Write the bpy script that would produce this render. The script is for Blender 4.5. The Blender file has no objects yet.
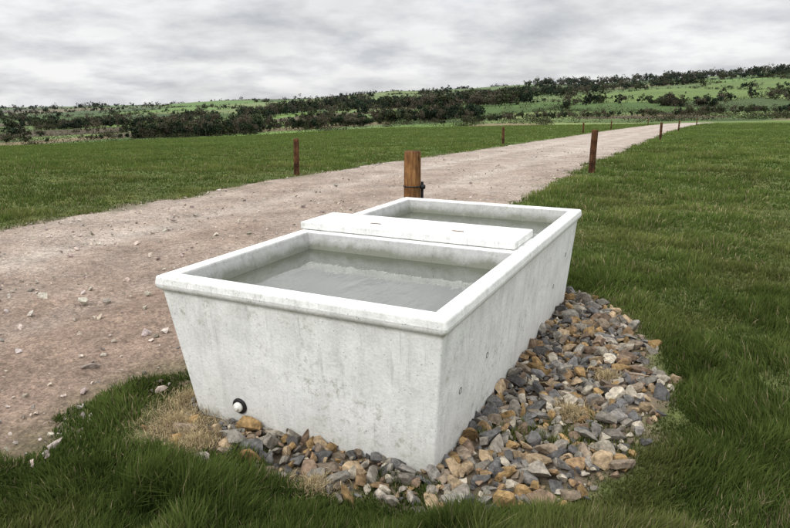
import bpy, bmesh, math, numpy as np
from mathutils import Vector, Matrix
rng=np.random.default_rng(7)
scene=bpy.context.scene
# ------------------------------------------------------------------ helpers
def hsh(i,j,s):
    n=(i.astype(np.int64)*374761393+j.astype(np.int64)*668265263+s*1442695041)&0xffffffff
    n=((n^(n>>13))*1274126177)&0xffffffff
    n=((n^(n>>16))*2246822519)&0xffffffff
    return ((n^(n>>15))&0xffff)/65535.0
def vn(x,y,s=0):
    x=np.asarray(x,float);y=np.asarray(y,float)
    xi=np.floor(x).astype(np.int64);yi=np.floor(y).astype(np.int64);fx=x-xi;fy=y-yi
    fx=fx*fx*(3-2*fx);fy=fy*fy*(3-2*fy)
    a=hsh(xi,yi,s);b=hsh(xi+1,yi,s);c=hsh(xi,yi+1,s);d=hsh(xi+1,yi+1,s)
    return (a*(1-fx)+b*fx)*(1-fy)+(c*(1-fx)+d*fx)*fy
def fbm(x,y,s=0,o=3):
    t=0;a=.5;n=0
    for k in range(o):
        t=t+a*vn(x*2**k,y*2**k,s+k);n+=a;a*=.5
    return t/n
def sst(a,b,x):
    t=np.clip((x-a)/(b-a),0,1);return t*t*(3-2*t)
def mesh_np(name,V,Fs,col=None,mat=None,smooth=False):
    me=bpy.data.meshes.new(name)
    V=np.ascontiguousarray(V,dtype=np.float32)
    me.vertices.add(len(V));me.vertices.foreach_set('co',V.ravel())
    L=np.concatenate([f.ravel() for f in Fs]).astype(np.int32)
    tot=np.concatenate([np.full(len(f),f.shape[1],np.int32) for f in Fs])
    st=np.concatenate([[0],np.cumsum(tot)[:-1]]).astype(np.int32)
    me.loops.add(len(L));me.loops.foreach_set('vertex_index',L)
    me.polygons.add(len(tot));me.polygons.foreach_set('loop_start',st);me.polygons.foreach_set('loop_total',tot)
    me.polygons.foreach_set('use_smooth',np.full(len(tot),smooth))
    me.update(calc_edges=True)
    if col is not None:
        ca=me.color_attributes.new('Col','FLOAT_COLOR','POINT')
        c=np.ones((len(V),4),np.float32);c[:,:3]=np.clip(col,0,1);ca.data.foreach_set('color',c.ravel())
    ob=bpy.data.objects.new(name,me);scene.collection.objects.link(ob)
    if mat:me.materials.append(mat)
    return ob
def newmat(name):
    m=bpy.data.materials.new(name);m.use_nodes=True
    nt=m.node_tree;b=nt.nodes['Principled BSDF'];b.inputs['Roughness'].default_value=.9
    b.inputs['Specular IOR Level'].default_value=.2
    return m,nt,b
def diffmat(name,trans=0.):
    m=bpy.data.materials.new(name);m.use_nodes=True;nt=m.node_tree;nt.nodes.clear()
    o=nt.nodes.new('ShaderNodeOutputMaterial');d=nt.nodes.new('ShaderNodeBsdfDiffuse')
    a=nt.nodes.new('ShaderNodeAttribute');a.attribute_name='Col';nt.links.new(a.outputs['Color'],d.inputs['Color'])
    if trans>0:
        t=nt.nodes.new('ShaderNodeBsdfTranslucent');nt.links.new(a.outputs['Color'],t.inputs['Color'])
        ms=nt.nodes.new('ShaderNodeMixShader');ms.inputs[0].default_value=trans
        nt.links.new(d.outputs[0],ms.inputs[1]);nt.links.new(t.outputs[0],ms.inputs[2]);nt.links.new(ms.outputs[0],o.inputs['Surface'])
    else: nt.links.new(d.outputs[0],o.inputs['Surface'])
    return m
def noise(nt,vec,scale,detail=4,rough=.55):
    n=nt.nodes.new('ShaderNodeTexNoise');n.inputs['Scale'].default_value=scale
    n.inputs['Detail'].default_value=detail;n.inputs['Roughness'].default_value=rough
    nt.links.new(vec,n.inputs['Vector']);return n.outputs['Fac']
def ramp(nt,f,pts):
    r=nt.nodes.new('ShaderNodeValToRGB');e=r.color_ramp.elements
    while len(e)<len(pts): e.new(.5)
    for i,(p,c) in enumerate(pts):
        e[i].position=p;e[i].color=(c[0],c[1],c[2],1) if hasattr(c,'__len__') else (c,c,c,1)
    nt.links.new(f,r.inputs['Fac']);return r.outputs['Color']
def mix(nt,a,b,f,mode='MIX'):
    m=nt.nodes.new('ShaderNodeMix');m.data_type='RGBA';m.blend_type=mode
    for s,v in ((m.inputs[0],f),(m.inputs[6],a),(m.inputs[7],b)):
        if isinstance(v,bpy.types.NodeSocket): nt.links.new(v,s)
        elif isinstance(v,(int,float)): s.default_value=v
        else: s.default_value=(v[0],v[1],v[2],1)
    return m.outputs[2]
def bump(nt,b,h,strength,dist):
    n=nt.nodes.new('ShaderNodeBump');n.inputs['Strength'].default_value=strength;n.inputs['Distance'].default_value=dist
    nt.links.new(h,n.inputs['Height']);nt.links.new(n.outputs['Normal'],b.inputs['Normal']);return n
def colattr(nt):
    n=nt.nodes.new('ShaderNodeAttribute');n.attribute_name='Col';return n.outputs['Color']
def objco(nt):
    return nt.nodes.new('ShaderNodeTexCoord').outputs['Object']
def geopos(nt):
    return nt.nodes.new('ShaderNodeNewGeometry').outputs['Position']

# ------------------------------------------------------------------ terrain heights
CAMZ=1.6
us=np.array([-150,0,200,400,550,700,790,900]);aks=np.arctan((us-395)/655.)
Ds=np.array([15,110,170,300,600,1200,2500,5000.])
VT=np.array([
 [0,150,156,146,127,114,109,109],
 [0,145,151,141,124,113,109,109],
 [0,137,142,133,117,107,105,106],
 [0,127,132,124,107,96,97,99],
 [0,124.5,128,115,97,89,91,95],
 [0,122.5,123,112,86,78,82,86],
 [0,121.5,121,109,80,69,74,80],
 [0,121,120,107,77,67,72,80]],float)
dv=264-VT;SL=(-158.9+.9687*dv)/(620+.2482*dv)
ZT=CAMZ+SL*Ds[None,:];ZT[:,0]=0
def H(x,y):
    x=np.asarray(x,float);y=np.asarray(y,float)
    a=np.arctan2(x,y);r=np.hypot(x,y)
    D=r*np.clip(np.cos(a),.75,1)
    ac=np.clip(a,aks[0],aks[-1])
    out=0
    for f in (.88,1,1.12):
        d=np.clip(D*f,15,5000)
        k=np.clip(np.searchsorted(Ds,d,side='right')-1,0,len(Ds)-2)
        td=(d-Ds[k])/(Ds[k+1]-Ds[k])
        j=np.clip(np.searchsorted(aks,ac,side='right')-1,0,len(aks)-2)
        ta=(ac-aks[j])/(aks[j+1]-aks[j]);ta=ta*ta*(3-2*ta)*.5+ta*.5
        z=(ZT[j,k]*(1-td)+ZT[j,k+1]*td)*(1-ta)+(ZT[j+1,k]*(1-td)+ZT[j+1,k+1]*td)*ta
        out=out+z/3
    wb=sst(1.1,2.2,np.abs(a));out=out*(1-wb)-np.clip(D-15,0,800)*.03*wb
    amp=np.clip((r-140)*.004,0,2.5);amp2=np.clip((r-330)*.013,0,13)*(1-.5*sst(.2,.35,a))
    return out+amp*(fbm(x/90,y/90,5)-.5)*2+amp2*(fbm(x/330,y/240,6,2)-.5)*2
RD=np.array([.432,.902]);RP=np.array([.902,-.432])
def bend(l): return .00055*np.maximum(l-45,0)**2      # track swings gently right far off
def perp(x,y):
    l=x*RD[0]+y*RD[1];return x*RP[0]+y*RP[1]-bend(l)
def alng(x,y): return x*RD[0]+y*RD[1]
RL,RR=-7.9,-2.72
def edge_in(x,y):   # + inside the road
    p=perp(x,y);n=(fbm(x*.9,y*.9,11)-.5)*.55+(fbm(x*4,y*4,12)-.5)*.34
    return np.minimum(np.minimum(p-RL,RR-p)+n,(135-alng(x,y))*.2)
GP=np.array([(1.62,5.15),(1.80,4.5),(1.66,3.95),(1.46,3.3),(1.24,2.82),(.95,2.54),(.62,2.35),(.18,2.24),(-.42,2.44),(-.8,2.62),(-1.10,2.80),(-1.27,3.15),(-1.0,3.4),(.2,5.3),(1.2,5.6)])
def inpoly(x,y,P=GP):
    c=np.zeros(x.shape,bool);n=len(P)
    for i in range(n):
        x1,y1=P[i];x2,y2=P[(i+1)%n]
        c^=((y1>y)!=(y2>y))&(x<(x2-x1)*(y-y1)/(y2-y1+1e-9)+x1)
    return c
def polydist(x,y,P=GP):
    d=np.full(x.shape,1e9);n=len(P)
    for i in range(n):
        a=P[i];b=P[(i+1)%n];ab=b-a
        t=np.clip(((x-a[0])*ab[0]+(y-a[1])*ab[1])/(ab@ab),0,1)
        d=np.minimum(d,np.hypot(x-a[0]-t*ab[0],y-a[1]-t*ab[1]))
    return np.where(inpoly(x,y,P),d,-d)
TS=np.array([.435,.9]);TS=TS/np.linalg.norm(TS);TW=np.array([-TS[1],TS[0]])
TN=np.array([.205,2.40]);W,L,HT=1.57,2.99,.75
IF_,IB,IR,IL=.08,.14,.075,.16     # base insets: front, back, right, left
def tloc(x,y):
    dx=x-TN[0];dy=y-TN[1];return dx*TW[0]+dy*TW[1],dx*TS[0]+dy*TS[1]
def ground_z(x,y):
    r=np.hypot(x,y);h=H(x,y)
    e=edge_in(x,y)
    near=np.clip(1-r/80,0,1)
    g=(fbm(x*1.3,y*1.3,21)-.5)*.08*near+(fbm(x*7,y*7,23)-.5)*.03*near
    pd=np.where(r<9,polydist(x,y),-9)
    flat=sst(-.25,.1,pd)
    g=g*(1-flat)
    m=sst(-.15,.25,e)
    return h+g*(1-m)+.012*(1-m)-(.06+.0012*r)*m-.015*flat
# ------------------------------------------------------------------ ground
ang=np.concatenate([np.arange(-180,-62,3.),np.arange(-62,62,.25),np.arange(62,180,3.)])
ang=np.radians(ang)
rr=[.25]
while rr[-1]<5200: rr.append(rr[-1]*(1.02 if rr[-1]<150 else 1.012))
rr=np.array(rr);A,R=np.meshgrid(ang,rr)
X=R*np.sin(A);Y=R*np.cos(A);nA=len(ang);nR=len(rr)
x=X.ravel();y=Y.ravel();z=ground_z(x,y)
V=np.stack([x,y,z],1);V=np.vstack([V,[0,0,float(ground_z(np.array([0.]),np.array([0.]))[0])]])
i,j=np.meshgrid(np.arange(nR-1),np.arange(nA),indexing='ij');i=i.ravel();j=j.ravel();j2=(j+1)%nA
F=np.stack([i*nA+j,i*nA+j2,(i+1)*nA+j2,(i+1)*nA+j],1)[:,::-1]
jj=np.arange(nA);F3=np.stack([np.full(nA,len(V)-1),jj,(jj+1)%nA],1)[:,::-1]
srng=np.random.default_rng(3)
ns=300;sa=srng.uniform(-1.2,1.2,ns);sr=np.exp(srng.uniform(math.log(150),math.log(4000),ns))
SX=sr*np.sin(sa);SY=sr*np.cos(sa)
tt=SX/np.maximum(SY,1)
keep=~((tt>.17)&(tt<.75)&(SY>300)&(SY<640));SX=SX[keep];SY=SY[keep]
SX=np.append(SX,[190,320]);SY=np.append(SY,[480,480])
pal=np.array([[.13,.20,.055],[.075,.12,.035],[.155,.205,.075],[.07,.10,.038],[.19,.155,.09],[.12,.165,.06],[.105,.085,.055],[.18,.22,.085]])
ci=srng.integers(0,len(pal),len(SX));SC=pal[ci]*srng.uniform(.82,1.12,(len(SX),1))
SC[-2:]=[.125,.175,.052]
def fields(x,y):
    wx=x+(fbm(x/60,y/60,31)-.5)*25;wy=(y+(fbm(x/60,y/60,33)-.5)*25)
    b1=np.full(x.shape,1e18);b2=b1.copy();id1=np.zeros(x.shape,int)
    for k in range(len(SX)):
        d=((wx-SX[k])**2+((wy-SY[k])*.8)**2)
        c=d<b1
        b2=np.where(c,b1,np.minimum(b2,d));id1=np.where(c,k,id1);b1=np.where(c,d,b1)
    return id1,np.sqrt(b2)-np.sqrt(b1)
x=V[:,0];y=V[:,1];r=np.hypot(x,y)
fid=np.zeros(len(x),int);m=r>120
fid[m],_=fields(x[m],y[m])
grass_c=np.array([.095,.135,.038]);soil=np.array([.13,.095,.06])
n1=fbm(x*.35,y*.35,41)[:,None];n2=fbm(x*3,y*3,43)[:,None];n3=fbm(x*.06,y*.12,45)[:,None]
col=grass_c*(.75+.35*n1+.3*n3)+(np.array([.05,.035,.005])*sst(.55,.8,n2))
farm=sst(140,170,r)[:,None]
fc=SC[fid]*(.8+.4*fbm(x/25,y/25,47)[:,None])
col=col*(1-farm)+fc*farm
hzr=np.clip(r/4500,0,.35)[:,None];col=col*(1-hzr)+np.array([.13,.155,.155])*hzr  # distance haze painted into the ground colour, stronger farther out
nearm=(1-sst(8,26,r))[:,None]
col=col*(1-nearm*.45)+soil*.5*nearm*.45
e=edge_in(x,y)
road_c=np.array([.34,.275,.22])
em=sst(-.22,.05,e)[:,None];col=col*(1-em)+road_c*.62*em
pd=np.where(r<9,polydist(x,y)+(fbm(x*5,y*5,49)-.5)*.25,-9)
gm=sst(-.12,.06,pd)[:,None];col=col*(1-gm)+np.array([.15,.12,.085])*gm
m_ground,nt,b=newmat('ground_mat')
p=geopos(nt);c=colattr(nt)
f1=noise(nt,p,9,4,.65);f3=noise(nt,p,.8,3,.6)
c=mix(nt,c,ramp(nt,f1,[(.3,.5),(.7,1.4)]),1.,'MULTIPLY')
c=mix(nt,c,ramp(nt,f3,[(.3,.8),(.7,1.2)]),1.,'MULTIPLY')
nt.links.new(c,b.inputs['Base Color']);b.inputs['Roughness'].default_value=1;b.inputs['Specular IOR Level'].default_value=.05
bump(nt,b,f1,.8,.05)
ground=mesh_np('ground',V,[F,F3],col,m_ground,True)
# ------------------------------------------------------------------ road
ls=[-12.]
while ls[-1]<128:
    ls.append(ls[-1]+(.05 if -1<ls[-1]<10 else min(.05+abs(ls[-1]-4.5)*.012,1.)))
ls=np.array(ls);ps=np.arange(RL-.45,RR+.46,.05)
PP,LL=np.meshgrid(ps,ls);PB=PP+bend(LL);px=(PB*RP[0]+LL*RD[0]).ravel();py=(PB*RP[1]+LL*RD[1]).ravel()
e0=np.minimum(PP.ravel()-RL,RR-PP.ravel())
rut=0
for c0 in (-6.3,-4.4): rut=rut+np.exp(-((PP.ravel()-c0-.1*(fbm(LL.ravel()*.2,LL.ravel()*0,60)-.5)*4)/.28)**2)
lump=sst(-6.0,-3.6,PP.ravel())*(1-sst(4,8,LL.ravel()))
def road_z(x,y,p,l):
    lm=sst(-6.0,-3.6,p)*(1-sst(4,8,l))
    return (fbm(x*2.2,y*2.2,61)-.5)*.035+(fbm(x*9,y*9,62,3)-.5)*(.014+.03*lm)
pz=H(px,py)+.012*sst(0,.3,e0)-.05*(1-sst(-.45,-.0,e0))-.018*rut+road_z(px,py,PP.ravel(),LL.ravel())
ni,nj=len(ls),len(ps);i,j=np.meshgrid(np.arange(ni-1),np.arange(nj-1),indexing='ij');i=i.ravel();j=j.ravel()
F=np.stack([i*nj+j,i*nj+j+1,(i+1)*nj+j+1,(i+1)*nj+j],1)
rn=fbm(px*.5,py*.5,63)[:,None];rn2=fbm(px*2.5,py*2.5,64)[:,None]
soft=np.array([.26,.19,.145]);lite=np.array([.47,.405,.345])
nearsoft=(1-sst(3,8,LL.ravel()))[:,None]*sst(-6.2,-3.6,PP.ravel())[:,None]
k=np.clip(.3+.5*rn+.35*(rut[:,None])-.1-.75*nearsoft+.5*(rn2-.5)+.3*sst(6,30,LL.ravel())[:,None],0,1)
rc=soft*(1-k)+lite*k
vg=(sst(.45,.05,e0)*sst(.4,.7,fbm(px*2,py*2,66)))[:,None]*.6;rc=rc*(1-vg)+np.array([.1,.1,.04])*vg
m_road,nt,b=newmat('road_mat')
p=geopos(nt);c=colattr(nt)
f1=noise(nt,p,14,6,.7);f3=noise(nt,p,1.6,4,.6)
vo=nt.nodes.new('ShaderNodeTexVoronoi');vo.inputs['Scale'].default_value=30;nt.links.new(p,vo.inputs['Vector'])
vo2=nt.nodes.new('ShaderNodeTexVoronoi');vo2.inputs['Scale'].default_value=95;nt.links.new(p,vo2.inputs['Vector'])
bwv=nt.nodes.new('ShaderNodeSeparateColor');nt.links.new(vo2.outputs['Color'],bwv.inputs[0])
c=mix(nt,c,ramp(nt,f1,[(.3,.60),(.7,1.3)]),1.,'MULTIPLY')
c=mix(nt,c,ramp(nt,f3,[(.3,.76),(.7,1.2)]),1.,'MULTIPLY')
c=mix(nt,c,ramp(nt,vo.outputs['Distance'],[(.0,1.3),(.35,1.0),(.8,.75)]),.5,'MULTIPLY')
c=mix(nt,c,ramp(nt,bwv.outputs[0],[(.1,.68),(.9,1.35)]),.7,'MULTIPLY')
nt.links.new(c,b.inputs['Base Color']);b.inputs['Roughness'].default_value=.95
ad=nt.nodes.new('ShaderNodeMath');ad.operation='SUBTRACT';nt.links.new(f1,ad.inputs[0]);nt.links.new(vo.outputs['Distance'],ad.inputs[1])
bump(nt,b,ad.outputs[0],.8,.03)
mesh_np('farm_road',np.stack([px,py,pz],1),[F],rc,m_road,True)
# ------------------------------------------------------------------ stones
def ico(sub):
    bm=bmesh.new();bmesh.ops.create_icosphere(bm,subdivisions=sub,radius=1)
    v=np.array([q.co[:] for q in bm.verts]);f=np.array([[q.index for q in t.verts] for t in bm.faces]);bm.free();return v,f
def rocks(name,pos,size,cols,mat,sub=2,flat=.65,planes=11,c0=.28,c1=.62):
    v,f=ico(sub);n=len(pos);P=np.repeat(v[None],n,0)
    for k in range(planes):
        d=rng.normal(size=(n,3));d/=np.linalg.norm(d,axis=1,keepdims=True);c=rng.uniform(c0,c1,n)
        ex=np.maximum(0,np.einsum('nij,nj->ni',P,d)-c[:,None]);P=P-ex[...,None]*d[:,None,:]
    P*=1.35
    sc=np.stack([rng.uniform(.85,1.5,n),rng.uniform(.6,1,n),rng.uniform(flat*.7,flat*1.2,n)],1)
    P=P*sc[:,None,:]
    a=rng.uniform(0,6.28,n);t=rng.normal(0,.45,n);u=rng.normal(0,.45,n)
    def rot(P,a,i,j):
        c,s=np.cos(a)[:,None],np.sin(a)[:,None];Q=P.copy();Q[...,i]=P[...,i]*c-P[...,j]*s;Q[...,j]=P[...,i]*s+P[...,j]*c;return Q
    P=rot(rot(rot(P,t,0,2),u,1,2),a,0,1)
    P=P*size[:,None,None]+pos[:,None,:]
    FF=(f[None]+(np.arange(n)*len(v))[:,None,None]).reshape(-1,3)
    return mesh_np(name,P.reshape(-1,3),[FF],np.repeat(cols,len(v),0),mat,False)
m_stone,nt,b=newmat('stone_mat')
p=geopos(nt);c=colattr(nt);f1=noise(nt,p,40,5,.65)
c=mix(nt,c,ramp(nt,f1,[(.3,.42),(.7,1.45)]),1.,'MULTIPLY')
nt.links.new(c,b.inputs['Base Color']);b.inputs['Roughness'].default_value=.9;b.inputs['Specular IOR Level'].default_value=.12;bump(nt,b,f1,.5,.01)
def under(x,y,mg=0.0):
    w,s=tloc(x,y);return (w>IR-mg)&(w<W-IL+mg)&(s>IF_-mg)&(s<L-IB+mg)
n=26000
x=rng.uniform(-1.6,2.2,n);y=rng.uniform(2.0,5.9,n)
pdn=polydist(x,y)+(fbm(x*3.2,y*3.2,71)-.5)*.34
straw=[(-1.10,2.95,.21),(-.34,2.40,.10),(.92,3.05,.11),(-.95,2.76,.12),(1.25,3.5,.08),(-1.13,3.2,.11)]
def instraw(x,y,k=1.):
    o=np.zeros(x.shape,bool)
    for a,bb,c in straw: o|=np.hypot(x-a,(y-bb))<c*k*(.5+1.1*vn(x*9,y*9,77))
    return o
ok=(pdn>-.04)&~under(x,y,.0)&(rng.random(n)<np.clip(.2+(pdn+.05)*3.5,.06,1))&(~instraw(x,y,.8)|(rng.random(n)<.12))
x=x[ok];y=y[ok];size=np.exp(rng.normal(math.log(.023),.5,len(x)));size=np.clip(size,.006,.058)
gz=np.zeros(len(x));idx=np.argsort(-size+rng.normal(0,.012,len(size)));sel=[];cell={}
for q in idx:
    kx,ky=int(x[q]//.09),int(y[q]//.09);okk=True;lvl=0
    for ax in (-1,0,1):
        for ay in (-1,0,1):
            for t in cell.get((kx+ax,ky+ay),()):
                d=math.hypot(x[q]-x[t],y[q]-y[t]);mn=(size[q]+size[t])
                if d<mn*.5: okk=False
                elif d<mn*.85: lvl+=1
    if okk:
        sel.append(q);cell.setdefault((kx,ky),[]).append(q);gz[q]=min(lvl,3)*.006
sel=np.array(sel);x=x[sel];y=y[sel];size=size[sel];gz=gz[sel]
pos=np.stack([x,y,ground_z(x,y)+size*.3+gz],1)
spal=np.array([[.20,.185,.165],[.26,.24,.205],[.11,.105,.10],[.36,.27,.17],[.27,.18,.10],[.40,.355,.28],[.21,.15,.105],[.145,.14,.135],[.31,.205,.095],[.23,.205,.17],[.32,.285,.235],[.24,.19,.14]])
sc=spal[rng.integers(0,len(spal),len(x))]*rng.uniform(.6,1.15,(len(x),1))
print('stones',len(x))
rocks('gravel',pos,size,sc,m_stone,2,.75)
n=9000
l=np.exp(rng.uniform(math.log(1.2),math.log(30),n))-1.0;pp=rng.uniform(RL-.1,RR+.15,n)
x=pp*RP[0]+l*RD[0];y=pp*RP[1]+l*RD[1]
dens=sst(.42,.7,fbm(x*1.1,y*1.1,81))*1.2+.15+.5*sst(RR-1.2,RR,pp)
ok=(rng.random(n)<dens)&~under(x,y,.12);x=x[ok];y=y[ok]
size=np.clip(np.exp(rng.normal(math.log(.011),.6,len(x))),.004,.045)
big=np.array([(-2.9,5.05,.06),(-2.62,5.3,.04),(-2.75,4.6,.035),(-2.2,4.2,.032),(-1.95,4.75,.045),(-2.35,4.95,.035),(-3.2,5.5,.035),(-3.0,4.7,.04),(-2.5,4.9,.05),(-2.1,5.2,.035),(-2.8,4.2,.03),(-2.45,3.9,.03),(-1.9,3.9,.028)])
x=np.concatenate([x,big[:,0]]);y=np.concatenate([y,big[:,1]]);size=np.concatenate([size,big[:,2]])
pos=np.stack([x,y,H(x,y)+road_z(x,y,perp(x,y),alng(x,y))+.012+size*.3],1)
sc=np.array([.40,.345,.295])*rng.uniform(.55,1.4,(len(x),1))*rng.uniform(.94,1.06,(len(x),3))
rocks('loose_road_stones',pos,size,sc,m_stone,1)
# ------------------------------------------------------------------ grass
m_grass=diffmat('grass_mat',.3)
def blades(name,x,y,hh,ww,col,lean=.5,z=None,ldir=None):
    n=len(x);z=ground_z(x,y)-.01 if z is None else z
    a=rng.uniform(0,6.283,n);sx,sy=np.cos(a),np.sin(a)
    la=rng.uniform(0,6.283,n) if ldir is None else ldir+rng.normal(0,.9,n)
    ln=np.abs(rng.normal(0,lean,n)).clip(0,1.8);lx,ly=np.cos(la)*ln,np.sin(la)*ln
    up=1/np.sqrt(1+ln**2)
    P=np.zeros((n,5,3))
    def put(k,f,bend_,sgn,wf,zf):
        P[:,k,0]=x+lx*hh*bend_*up+sgn*sx*ww*wf;P[:,k,1]=y+ly*hh*bend_*up+sgn*sy*ww*wf;P[:,k,2]=z+hh*zf*up
    put(0,0,0,-1,.5,0);put(1,0,0,1,.5,0);put(2,.5,.35,1,.42,.6);put(3,.5,.35,-1,.42,.6);put(4,1,1.,0,0,.95)
    base=(np.arange(n)*5)[:,None]
    Fq=base+np.array([[0,1,2,3]]);Ft=base+np.array([[3,2,4]])
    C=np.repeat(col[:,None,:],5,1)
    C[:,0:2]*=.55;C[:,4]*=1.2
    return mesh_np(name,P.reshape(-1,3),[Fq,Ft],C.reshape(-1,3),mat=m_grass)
def grass_density(x,y):
    e=edge_in(x,y);r=np.hypot(x,y)
    d=1-sst(-.12,.12,e)
    pdn=np.where(r<9,polydist(x,y)+(fbm(x*3.2,y*3.2,71)-.5)*.34,-9)
    g=1-sst(-.14,.03,pdn)
    tuft=sst(.56,.64,fbm(x*3.4,y*3.4,95))*(pdn<.6)*(1-instraw(x,y))
    d=d*np.maximum(g,tuft*.4)
    d=d*np.where(under(x,y,.04),0,1)*(1-.75*instraw(x,y,1.1))
    bare=sst(.62,.74,fbm(x*1.4,y*1.4,93))*.7*(1-sst(6,14,r))
    return d*(1-bare)
NB=1050000
u=rng.random(NB)
lo,hi=math.log(1.45),math.log(105)
r=np.exp(lo+(hi-lo)*u**1.25)
a=np.where(rng.random(NB)<.93,rng.uniform(-.66,.66,NB),rng.uniform(-1.15,1.15,NB))
x=r*np.sin(a);y=r*np.cos(a)
ok=rng.random(NB)<grass_density(x,y)
x=x[ok];y=y[ok];r=r[ok];n=len(x);print('blades',n)
cl=fbm(x*2.1,y*2.1,101);cl2=fbm(x*.35,y*.35,102);cl3=fbm(x*6,y*6,103,2)
ed=edge_in(x,y);pdq=np.where(r<9,polydist(x,y),-9)
tus=sst(.42,.68,cl)
hh=(.032+.09*tus+.045*cl3)*rng.uniform(.5,1.25,n)*(.7+.6*cl2)
fg=(1-sst(2.6,3.6,r))*(x<.3);hh=hh*(1+.7*fg)
hh=hh*(1-.5*sst(-.32,-.05,pdq))
hh=hh*np.where(ed>-.5,.8,1)
left=(perp(x,y)<-7.6)
hh=hh*np.where(left,.85,1)*(1+.003*r)
ww=(.0035+.0007*r)*rng.uniform(.7,1.3,n)
g1=np.array([.05,.08,.019]);g2=np.array([.135,.182,.046]);g3=np.array([.20,.205,.07]);st=np.array([.38,.33,.18])
t=np.clip(.1+.6*cl3+.5*(cl2-.3)+.35*(tus-.5)+rng.normal(0,.22,n),0,1)[:,None]
col=g1*(1-t)+g2*t
yl=(sst(.5,.72,fbm(x*1.1,y*1.1,105)))[:,None]*.5;col=col*(1-yl)+g3*yl*(.6+.6*t)
dead=rng.random(n)<(.04+.12*sst(.5,.7,fbm(x*2,y*2,107)));col[dead]=st*rng.uniform(.45,1.0,(dead.sum(),1))
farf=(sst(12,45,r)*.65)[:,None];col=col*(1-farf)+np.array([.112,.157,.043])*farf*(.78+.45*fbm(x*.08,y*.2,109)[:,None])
pat=fbm(x*.55,y*.55,111)[:,None];pk=np.where(left,.35,.85)[:,None];col=col*(1-pk/2+pk*pat)
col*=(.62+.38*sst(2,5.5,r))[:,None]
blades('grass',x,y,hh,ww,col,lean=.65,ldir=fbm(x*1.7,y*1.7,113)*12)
xs=[];ys=[]
for a0,b0,c0 in straw:
    k=int(1800*(c0/.14)**1.6);rr_=c0*np.abs(rng.normal(0,.62,k));aa=rng.uniform(0,6.28,k);xs.append(a0+rr_*np.cos(aa));ys.append(b0+rr_*np.sin(aa))
x=np.concatenate(xs);y=np.concatenate(ys);ok=~under(x,y,.0);x=x[ok];y=y[ok]
n=len(x);col=np.array([.52,.42,.25])*rng.uniform(.5,1.2,(n,1))
blades('straw',x,y,rng.uniform(.02,.06,n),rng.uniform(.002,.004,n),col,lean=2.5,z=ground_z(x,y)+rng.uniform(0,.03,n))
# ------------------------------------------------------------------ trough
def concrete(name,light=1.,inner=False):
    m,nt,b=newmat(name);p=objco(nt)
    big=noise(nt,p,1.7,4,.65);mid=noise(nt,p,7,6,.7);fine=noise(nt,p,70,4,.7)
    mp=nt.nodes.new('ShaderNodeMapping');mp.inputs['Scale'].default_value=(9,9,.9);nt.links.new(p,mp.inputs['Vector'])
    strk=noise(nt,mp.outputs[0],1.6,4,.65)
    c=ramp(nt,big,[(.3,(.74*light,.745*light,.72*light)),(.7,(.84*light,.842*light,.825*light))])
    c=mix(nt,c,ramp(nt,mid,[(.33,.88),(.6,1.03)]),1.,'MULTIPLY')
    c=mix(nt,c,ramp(nt,strk,[(.36,.80),(.5,1.0)]),.6,'MULTIPLY')
    c=mix(nt,c,ramp(nt,fine,[(.3,.84),(.6,1.05)]),.8,'MULTIPLY')
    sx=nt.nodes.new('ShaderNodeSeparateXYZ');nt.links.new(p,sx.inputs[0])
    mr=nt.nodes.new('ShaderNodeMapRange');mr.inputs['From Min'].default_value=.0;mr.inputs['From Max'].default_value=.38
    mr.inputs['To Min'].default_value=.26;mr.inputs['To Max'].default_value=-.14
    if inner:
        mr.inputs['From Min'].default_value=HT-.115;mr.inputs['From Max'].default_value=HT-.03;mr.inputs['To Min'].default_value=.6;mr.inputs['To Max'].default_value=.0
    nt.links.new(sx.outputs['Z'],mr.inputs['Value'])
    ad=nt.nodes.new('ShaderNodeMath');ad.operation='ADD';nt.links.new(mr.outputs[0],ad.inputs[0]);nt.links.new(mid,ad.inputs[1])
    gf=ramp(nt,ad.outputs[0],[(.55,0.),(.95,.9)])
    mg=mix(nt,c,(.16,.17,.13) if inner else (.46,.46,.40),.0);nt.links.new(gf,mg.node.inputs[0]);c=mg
    sp=noise(nt,p,19,7,.82);bl=noise(nt,p,2.3,3,.6)
    mu=nt.nodes.new('ShaderNodeMath');mu.operation='MULTIPLY'
    nt.links.new(ramp(nt,sp,[(.52,0.),(.63,1.)]),mu.inputs[0]);nt.links.new(ramp(nt,bl,[(.47,0.),(.62,.75)]),mu.inputs[1])
    ma=mix(nt,c,(.33,.345,.27),.0);nt.links.new(mu.outputs[0],ma.node.inputs[0]);c=ma
    mp2=nt.nodes.new('ShaderNodeMapping');mp2.inputs['Scale'].default_value=(22,22,1.1);nt.links.new(p,mp2.inputs['Vector'])
    rn_=ramp(nt,noise(nt,mp2.outputs[0],1.8,3,.7),[(.60,1.),(.70,.62)])
    c=mix(nt,c,rn_,.45,'MULTIPLY')
    vo=nt.nodes.new('ShaderNodeTexVoronoi');vo.inputs['Scale'].default_value=34;nt.links.new(p,vo.inputs['Vector'])
    hole=ramp(nt,vo.outputs['Distance'],[(.06,.35),(.12,1.)])
    c=mix(nt,c,hole,.8,'MULTIPLY')
    nt.links.new(c,b.inputs['Base Color']);b.inputs['Roughness'].default_value=.85
    h=mix(nt,fine,hole,.35)
    bump(nt,b,h,.5,.007)
    return m
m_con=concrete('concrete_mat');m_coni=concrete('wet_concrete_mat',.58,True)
trough=bpy.data.objects.new('concrete_water_trough',None);scene.collection.objects.link(trough)
trough.location=(TN[0],TN[1],0);trough.rotation_euler=(0,0,math.atan2(TS[1],TS[0]))
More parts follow.
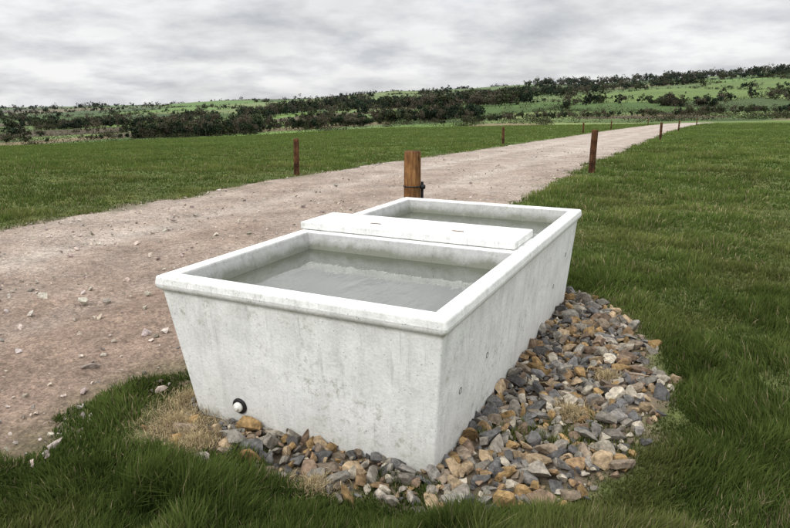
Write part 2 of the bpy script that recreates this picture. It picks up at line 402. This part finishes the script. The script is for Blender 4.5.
def layers(bm,ls):
    rings=[]
    for z,s0,s1,w0,w1 in ls:
        rings.append([bm.verts.new(c) for c in ((s0,w0,z),(s1,w0,z),(s1,w1,z),(s0,w1,z))])
    for a,b_ in zip(rings,rings[1:]):
        for k in range(4): bm.faces.new((a[k],a[(k+1)%4],b_[(k+1)%4],b_[k]))
    bm.faces.new(rings[0][::-1]);bm.faces.new(rings[-1])
def obj_bm(name,bm,mat=None,parent=None):
    bmesh.ops.recalc_face_normals(bm,faces=bm.faces[:])
    me=bpy.data.meshes.new(name);bm.to_mesh(me);bm.free();o=bpy.data.objects.new(name,me);scene.collection.objects.link(o)
    if mat:me.materials.append(mat)
    if parent:o.parent=parent
    return o
def ins(z,i): return (z,i,L-i,i,W-i)
LIPZ=HT-.08;UI=.026
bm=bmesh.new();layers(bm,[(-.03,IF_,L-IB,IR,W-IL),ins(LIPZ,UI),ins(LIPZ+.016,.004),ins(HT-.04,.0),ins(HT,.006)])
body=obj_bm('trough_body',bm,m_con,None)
DIV0,DIV1=1.27,1.72
def cav(s0,s1,w0,w1,dep=.5,t=.09):
    bm=bmesh.new();layers(bm,[(HT-dep,s0+t,s1-t,w0+t,w1-t),(HT-.1,s0+.02,s1-.02,w0+.02,w1-.02),(HT+.05,s0-.01,s1+.01,w0-.01,w1+.01)])
    return obj_bm('cut',bm,m_coni)
c1=cav(.10,DIV0,.09,W-.09);c2=cav(DIV1,L-.10,.09,W-.09)
for c_ in (c1,c2):
    md=body.modifiers.new('b','BOOLEAN');md.object=c_;md.operation='DIFFERENCE';md.solver='EXACT';md.material_mode='TRANSFER'
bpy.context.view_layer.update()
dg=bpy.context.evaluated_depsgraph_get()
me=bpy.data.meshes.new_from_object(body.evaluated_get(dg));body.modifiers.clear();body.data=me
bpy.data.objects.remove(c1);bpy.data.objects.remove(c2)
body.parent=trough
md=body.modifiers.new('bev','BEVEL');md.width=.012;md.segments=3;md.limit_method='ANGLE';md.angle_limit=math.radians(25)
bm=bmesh.new();layers(bm,[(HT+.004,DIV0+.045,DIV1+.02,.09,W+.006),(HT+.052,DIV0+.045,DIV1+.02,.09,W+.006)])
lid=obj_bm('service_box_lid',bm,m_con,trough)
md=lid.modifiers.new('bev','BEVEL');md.width=.007;md.segments=2
m_rust,nt,b=newmat('rusty_steel_mat');p=objco(nt);nt.links.new(ramp(nt,noise(nt,p,60),[(.3,(.06,.035,.02)),(.7,(.2,.12,.07))]),b.inputs['Base Color'])
for k,wv in enumerate((.5,1.08)):
    bm=bmesh.new()
    layers(bm,[(HT+.0525,DIV0+.19,DIV0+.21,wv-.04,wv+.04),(HT+.055,DIV0+.193,DIV0+.207,wv-.037,wv+.037)])
    obj_bm('lifting_slot_%d'%(k+1),bm,m_rust,trough)
# water
m_w,nt,b=newmat('water_mat');p=objco(nt)
b.inputs['Roughness'].default_value=.01;b.inputs['IOR'].default_value=3.6;b.inputs['Specular IOR Level'].default_value=.5
mp=nt.nodes.new('ShaderNodeMapping');mp.inputs['Scale'].default_value=(1,2.2,1);nt.links.new(p,mp.inputs['Vector'])
bump(nt,b,noise(nt,mp.outputs[0],4.5,3,.5),.13,.02)
nt.links.new(ramp(nt,noise(nt,p,1.5,4,.5),[(.3,(.055,.062,.045)),(.7,(.10,.11,.085))]),b.inputs['Base Color'])
WZ=HT-.11
for k,(s0,s1) in enumerate(((.10,DIV0),(DIV1,L-.10))):
    bm=bmesh.new();i0=.008
    vs=[bm.verts.new(c) for c in ((s0+i0,.09+i0,WZ),(s1-i0,.09+i0,WZ),(s1-i0,W-.09-i0,WZ),(s0+i0,W-.09-i0,WZ))];bm.faces.new(vs)
    obj_bm('water_%d'%(k+1),bm,m_w,trough)
def lathe(name,prof,seg,mat,parent=None,smooth=True,jit=0):
    bm=bmesh.new();rings=[]
    for r_,z_ in prof:
        rings.append([bm.verts.new((r_*(1+jit*math.sin(3*q/seg*6.283+1.3))*math.cos(q/seg*6.2832),r_*math.sin(q/seg*6.2832),z_)) for q in range(seg)])
    for a,b_ in zip(rings,rings[1:]):
        for k in range(seg):
            f=bm.faces.new((a[k],a[(k+1)%seg],b_[(k+1)%seg],b_[k]));f.smooth=smooth
    bm.faces.new(rings[0][::-1]);bm.faces.new(rings[-1])
    return obj_bm(name,bm,mat,parent)
m_black,nt,b=newmat('black_plastic_mat');b.inputs['Base Color'].default_value=(.02,.02,.02,1);b.inputs['Roughness'].default_value=.5
m_white,nt,b=newmat('white_plastic_mat');b.inputs['Roughness'].default_value=.35
nt.links.new(ramp(nt,noise(nt,objco(nt),40),[(.3,(.65,.64,.58)),(.7,(.8,.79,.75))]),b.inputs['Base Color'])
m_dark,nt,b=newmat('socket_mat');b.inputs['Base Color'].default_value=(.12,.12,.11,1)
def lin(z,i): return i+(UI-i)*(z+.03)/(LIPZ+.03)
zf=.105;wv=1.13;tilt=math.atan((IF_-UI)/(LIPZ+.03))
def on_front(o,w,z,out=0): o.location=(lin(z,IF_)-out,w,z);o.rotation_euler=(0,-math.pi/2-tilt,0)
o=lathe('outlet_ring',[(.042,-.01),(.042,.006),(.038,.012),(.026,.012),(.026,.004)],32,m_black,trough);on_front(o,wv,zf)
o=lathe('outlet_cap',[(.0255,0),(.0255,.024),(.022,.028),(.012,.028),(.011,.036),(.008,.037)],24,m_white,trough);on_front(o,wv,zf)
tr_=math.atan((IR-UI)/(LIPZ+.03))
for k,(s_,z_) in enumerate(((.33,.30),(.72,.33),(2.3,.28),(2.62,.45))):
    o=lathe('lifting_socket_%d'%(k+1),[(.017,-.01),(.017,.0015),(.014,.002),(.012,-.003),(.0115,-.006)],20,m_dark,trough)
    o.location=(s_,lin(z_,IR),z_);o.rotation_euler=(math.pi/2+tr_,0,0)
# ------------------------------------------------------------------ posts
m_wood,nt,b=newmat('post_wood_mat');p=objco(nt)
mp=nt.nodes.new('ShaderNodeMapping');mp.inputs['Scale'].default_value=(14,14,1.2);nt.links.new(p,mp.inputs['Vector'])
f=noise(nt,mp.outputs[0],3,6,.7)
c=ramp(nt,f,[(.3,(.05,.022,.009)),(.5,(.20,.095,.035)),(.72,(.37,.205,.085))])
c=mix(nt,c,ramp(nt,noise(nt,p,6,4),[(.35,.3),(.6,1.1)]),1.,'MULTIPLY')
nt.links.new(c,b.inputs['Base Color']);bump(nt,b,f,.6,.012)
m_wood2=m_wood.copy();m_wood2.name='dark_post_wood_mat'
for nd in m_wood2.node_tree.nodes:
    if nd.type=='VALTORGB' and len(nd.color_ramp.elements)==3:
        for e_ in nd.color_ramp.elements: e_.color=(e_.color[0]*.45,e_.color[1]*.42,e_.color[2]*.5,1)
def post(pv,lv,h,rad,mat,tilt=(0,0),fit=False):
    x,y=(pv+float(bend(lv)))*RP+lv*RD;z=float(H(np.array([x]),np.array([y]))[0])
    prof=[(rad*1.02,-.15),(rad*1.0,.02),(rad*.99,h*.5),(rad*.97,h*.93),(rad*.96,h-.012),(rad*.86,h),(rad*.3,h+.004)]
    if fit:
        e_=bpy.data.objects.new('wooden_post',None);scene.collection.objects.link(e_);e_.location=(x,y,z)
        lathe('post_shaft',prof,28,mat,e_,jit=.03)
        o=lathe('pipe_clamp',[(rad*1.04,.0),(rad*1.04,.012)],28,m_black,e_);o.location=(0,0,h-.36)
        o=lathe('supply_pipe',[(.014,0),(.014,h-.3),(.012,h-.29)],12,m_black,e_);o.location=(rad*1.05+.012,.01,-.02)
        o=lathe('insulator',[(.02,0),(.026,.012),(.018,.024),(.026,.036),(.016,.048)],14,m_black,e_);o.location=(rad,-.01,h-.36);o.rotation_euler=(0,math.pi/2,0)
        return
    o=lathe('wooden_post',prof,18,mat,jit=.04);o.location=(x,y,z);o.rotation_euler=(tilt[0],tilt[1],0)
post(-2.67,5.98,1.10,.088,m_wood,fit=True)
post(-2.27,15.0,.97,.072,m_wood2,(.01,.01))
post(-2.15,36,.9,.065,m_wood2,(0,-.02))
post(-2.1,55,.85,.06,m_wood2)
post(-2.1,84,.9,.06,m_wood2)
post(-8.05,11.8,.80,.062,m_wood2,(0,.02))
post(-8.4,29,.8,.06,m_wood2,(0,-.015))
post(-8.4,50,.8,.06,m_wood2)
post(-8.4,64,.8,.06,m_wood2)
post(-8.4,92,.8,.06,m_wood2)
# ------------------------------------------------------------------ distant trees and hedges
m_tree=diffmat('tree_mat')
TV=[];TF=[];TC=[];off=[0]
def add_quads(C,S,col):
    n=len(C);a=rng.normal(size=(n,3));a/=np.linalg.norm(a,axis=1,keepdims=True)
    b_=np.cross(a,rng.normal(size=(n,3)));b_/=np.linalg.norm(b_,axis=1,keepdims=True)
    S=S[:,None];j=rng.uniform(.6,1.1,(4,n,1))
    P=np.stack([C-a*S*j[0],C-b_*S*j[1]*.8,C+a*S*j[2],C+b_*S*j[3]*.8],1)
    TV.append(P.reshape(-1,3));TF.append(off[0]+np.arange(4*n).reshape(n,4));TC.append(np.repeat(col,4,0));off[0]+=4*n
TOT=[0]
def trees(x,y,h,kind):
    z=H(x,y)
    kc=np.array([[.082,.070,.048],[.022,.034,.018],[.052,.062,.029]])
    TOT[0]+=len(x)
    for q in range(len(x)):
        D=math.hypot(x[q],y[q]);k=kind[q];hq=h[q]
        nf=int(np.clip(180000/D,110,560)*(.8 if k==0 else 1.))
        nl=9;lc=rng.normal(size=(nl,3))*np.array([.27,.27,.16])*hq;lc[:,2]+=hq*.5;lr=rng.uniform(.13,.25,nl)*hq
        if k==1: lc[:,2]-=hq*.08
        li=rng.integers(0,nl,nf);d=rng.normal(size=(nf,3));d/=np.linalg.norm(d,axis=1,keepdims=True)
        C=lc[li]+d*(lr[li]*rng.uniform(.15,1.,nf)**.5)[:,None];C[:,2]=np.clip(C[:,2],.2,None)
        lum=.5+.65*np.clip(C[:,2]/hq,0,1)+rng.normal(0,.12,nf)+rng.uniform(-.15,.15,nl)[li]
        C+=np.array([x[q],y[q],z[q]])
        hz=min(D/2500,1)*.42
        col=kc[k]*rng.uniform(.75,1.25)*np.clip(lum,.3,1.7)[:,None];col=col*(1-hz)+np.array([.09,.108,.115])*hz  # crown colour fades to a painted-in haze tint with distance
        s=hq*rng.uniform(.03,.075,nf)*(.75 if k==0 else 1.05)*(1+D/2000)
        add_quads(C,s,col)
        base=np.array([x[q],y[q],z[q]-.3]);tw=hq*.022+.06
        segs=[(base,base+[0,0,hq*.5],tw,tw*.6)]
        for t_ in range(3):
            segs.append((base+[0,0,hq*rng.uniform(.25,.45)],base+lc[t_]+[0,0,.3],tw*.5,tw*.2))
        for p0,p1,r0,r1 in segs:
            cs=np.array([[1,0,0],[0,1,0],[-1,0,0],[0,-1,0]])
            P=np.vstack([p0+cs*r0,p1+cs*r1]);TV.append(P)
            TF.append(off[0]+np.array([[0,1,5,4],[1,2,6,5],[2,3,7,6],[3,0,4,7]]));TC.append(np.tile(np.array([.07,.055,.045]),(8,1)));off[0]+=8
def wood(t0,t1,d0,d1,n,h0,h1,pk,thr=None,seed=0):
    t=rng.uniform(t0,t1,n);D=np.exp(rng.uniform(math.log(d0),math.log(d1),n));x=D*t;y=D
    if thr is not None:
        m=fbm(x/(d0*.13)+seed,y/(d0*.4)+seed,120+seed)>thr;x=x[m];y=y[m]
    trees(x,y,rng.uniform(h0,h1,len(x)),rng.choice(3,len(x),p=pk))
wood(-.40,-.21,225,262,110,3,7,[.3,.55,.15])
wood(-.64,-.42,250,262,22,1.5,3,[.5,.3,.2])
wood(-.22,-.04,255,310,50,3,6.5,[.45,.3,.25])
wood(-.04,.13,290,380,70,4,8,[.45,.35,.2])
wood(-.19,.20,430,1000,780,6,12,[.45,.35,.2],.50,1)
wood(.06,.70,240,262,130,1.6,3.4,[.45,.3,.25])
wood(.20,.74,640,700,170,5,9,[.4,.4,.2],.42,4)
wood(.20,.74,820,1100,240,7,13,[.4,.4,.2],.45,5)
wood(-.68,-.15,480,1100,230,5,9.5,[.45,.35,.2],.54,7)
wood(-.70,.25,1250,2200,430,8,15,[.4,.4,.2],.46,9)
wood(.20,.78,1120,1260,280,8,15,[.45,.35,.2],.33,12)
wood(-1.6,-.7,250,1500,80,8,13,[.4,.4,.2])
wood(.78,1.6,250,1500,80,8,13,[.4,.4,.2])
n=30000;t=rng.uniform(-.75,.78,n);D=np.exp(rng.uniform(math.log(330),math.log(2300),n));x=D*t;y=D
_,dd=fields(x,y);m=(dd<3.5)&(fbm(x/80,y/80,160)>.42);x=x[m][:850];y=y[m][:850]
trees(x,y,rng.uniform(3,8.5,len(x)),rng.choice(3,len(x),p=[.45,.35,.2]))
print('trees',TOT)
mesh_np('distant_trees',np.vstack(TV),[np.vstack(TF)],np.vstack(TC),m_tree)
TV=[];TF=[];TC=[];off=[0]
n=170000;t=rng.uniform(-.85,.85,n);D=np.exp(rng.uniform(math.log(180),math.log(2600),n));x=D*t;y=D
_,dd=fields(x,y);m=(dd<1.5+D*.0025)&(fbm(x/40,y/40,150)>.22);x=x[m];y=y[m];D=D[m];print('hedge',len(x))
z=H(x,y);rep=10;n=len(x)*rep
C=np.repeat(np.stack([x,y,z],1),rep,0);Dr=np.repeat(D,rep)
C[:,:2]+=rng.normal(0,.7,(n,2));hz=np.repeat(rng.uniform(1.0,2.2,len(x))*(1+1.0*(vn(x/20,y/20,140)>.7)),rep);C[:,2]+=rng.random(n)*hz
bc=np.array([[.062,.052,.035],[.027,.037,.019],[.045,.05,.025]])[np.repeat(rng.choice(3,len(x)),rep)]
add_quads(C,np.clip(Dr*.0009,.2,1.2)*rng.uniform(.5,1.1,n),bc*rng.uniform(.6,1.3,(n,1)))
mesh_np('distant_hedges',np.vstack(TV),[np.vstack(TF)],np.vstack(TC),m_tree)
# ------------------------------------------------------------------ cows
def cow_mesh():
    J=[((0,0,1.15),.36),((.55,0,1.2),.34),((-.6,0,1.2),.33),((.85,0,1.2),.22),((1.15,0,.95),.15),((1.38,0,.75),.13),((1.58,0,.58),.08),
       ((.6,.2,.85),.13),((.58,.2,.45),.075),((.62,.2,.03),.06),((.6,-.2,.85),.13),((.66,-.2,.45),.075),((.6,-.2,.03),.06),
       ((-.65,.2,.9),.17),((-.82,.2,.5),.07),((-.76,.2,.03),.06),((-.65,-.2,.9),.17),((-.78,-.2,.5),.07),((-.7,-.2,.03),.06),
       ((-.93,0,1.25),.06),((-1.0,0,.7),.03),((1.3,.2,.95),.05),((1.3,-.2,.95),.05)]
    E=[(0,1),(0,2),(1,3),(3,4),(4,5),(5,6),(1,7),(7,8),(8,9),(1,10),(10,11),(11,12),(2,13),(13,14),(14,15),(2,16),(16,17),(17,18),(2,19),(19,20),(4,21),(4,22)]
    me=bpy.data.meshes.new('cow_skel');me.from_pydata([j[0] for j in J],E,[]);o=bpy.data.objects.new('cow_skel',me);scene.collection.objects.link(o)
    o.modifiers.new('s','SKIN');sv=me.skin_vertices[0].data
    for k,j in enumerate(J): sv[k].radius=(j[1],j[1]);sv[k].use_root=(k==0)
    o.modifiers.new('ss','SUBSURF').levels=1
    dg=bpy.context.evaluated_depsgraph_get();r=bpy.data.meshes.new_from_object(o.evaluated_get(dg));bpy.data.objects.remove(o);return r
cm=cow_mesh();m_cow,nt,b=newmat('cow_hide_mat')
nt.links.new(ramp(nt,noise(nt,objco(nt),1.1,2),[(.66,(.012,.011,.01)),(.70,(.35,.33,.3))]),b.inputs['Base Color'])
cm.materials.clear();cm.materials.append(m_cow);cm.name='cow'
for pl in cm.polygons: pl.use_smooth=True
for k in range(28):
    D=rng.uniform(370,480);t=rng.normal(.34,.05);x_,y_=D*t,D
    o=bpy.data.objects.new('cow',cm);scene.collection.objects.link(o)
    o.location=(x_,y_,float(H(np.array([x_]),np.array([y_]))[0])-.02);o.rotation_euler=(0,0,rng.uniform(0,6.28))
# ------------------------------------------------------------------ light, sky
SUN_AZ=math.radians(-140);SUN_EL=math.radians(42)
sd=Vector((math.sin(SUN_AZ)*math.cos(SUN_EL),math.cos(SUN_AZ)*math.cos(SUN_EL),math.sin(SUN_EL)))
sl=bpy.data.lights.new('sun','SUN');sl.energy=1.5;sl.angle=math.radians(16);sl.color=(1,.97,.93)
so=bpy.data.objects.new('sun',sl);scene.collection.objects.link(so);so.rotation_euler=sd.to_track_quat('Z','Y').to_euler();so.location=(-20,-20,30)
w=bpy.data.worlds.new('World');scene.world=w;w.use_nodes=True;nt=w.node_tree;nt.nodes.clear()
out=nt.nodes.new('ShaderNodeOutputWorld');tc=nt.nodes.new('ShaderNodeTexCoord')
sky=nt.nodes.new('ShaderNodeTexSky');sky.sky_type='NISHITA';sky.sun_disc=False;sky.sun_elevation=SUN_EL;sky.sun_rotation=SUN_AZ
bg1=nt.nodes.new('ShaderNodeBackground');bg1.inputs[1].default_value=.08;nt.links.new(sky.outputs[0],bg1.inputs[0])
sx=nt.nodes.new('ShaderNodeSeparateXYZ');nt.links.new(tc.outputs['Generated'],sx.inputs[0])
def mth(op,a,b=None):
    m=nt.nodes.new('ShaderNodeMath');m.operation=op
    for s,v in ((0,a),(1,b)):
        if v is None: continue
        if isinstance(v,(int,float)): m.inputs[s].default_value=v
        else: nt.links.new(v,m.inputs[s])
    return m.outputs[0]
zc=mth('ADD',mth('MAXIMUM',sx.outputs[2],0.),.24)
cb=nt.nodes.new('ShaderNodeCombineXYZ');nt.links.new(mth('DIVIDE',sx.outputs[0],zc),cb.inputs[0]);nt.links.new(mth('DIVIDE',sx.outputs[1],zc),cb.inputs[1])
f1=noise(nt,cb.outputs[0],2.6,8,.58);f2=noise(nt,cb.outputs[0],1.1,3,.5)
c=ramp(nt,f1,[(.32,(.60,.615,.65)),(.47,(.78,.787,.806)),(.60,(.93,.93,.932))])
c=mix(nt,c,ramp(nt,f2,[(.36,.84),(.6,1.04)]),1.,'MULTIPLY')
mr=nt.nodes.new('ShaderNodeMapRange');mr.inputs['From Min'].default_value=.22;mr.inputs['From Max'].default_value=.9;mr.inputs['To Min'].default_value=1.;mr.inputs['To Max'].default_value=2.9
nt.links.new(sx.outputs[2],mr.inputs['Value'])
bg2=nt.nodes.new('ShaderNodeBackground');nt.links.new(c,bg2.inputs[0]);nt.links.new(mr.outputs[0],bg2.inputs[1])
mx=nt.nodes.new('ShaderNodeMixShader');mx.inputs[0].default_value=.94
nt.links.new(bg1.outputs[0],mx.inputs[1]);nt.links.new(bg2.outputs[0],mx.inputs[2]);nt.links.new(mx.outputs[0],out.inputs['Surface'])
# ------------------------------------------------------------------ camera
cd=bpy.data.cameras.new('camera');cd.sensor_width=36;cd.lens=640/790*36;cd.clip_end=12000;cd.clip_start=.05
co=bpy.data.objects.new('camera',cd);scene.collection.objects.link(co);co.location=(0,0,CAMZ)
co.rotation_euler=(math.radians(90)-math.atan(164/640),0,0);scene.camera=co
scene.view_settings.view_transform='Standard';scene.view_settings.look='None';scene.view_settings.exposure=0
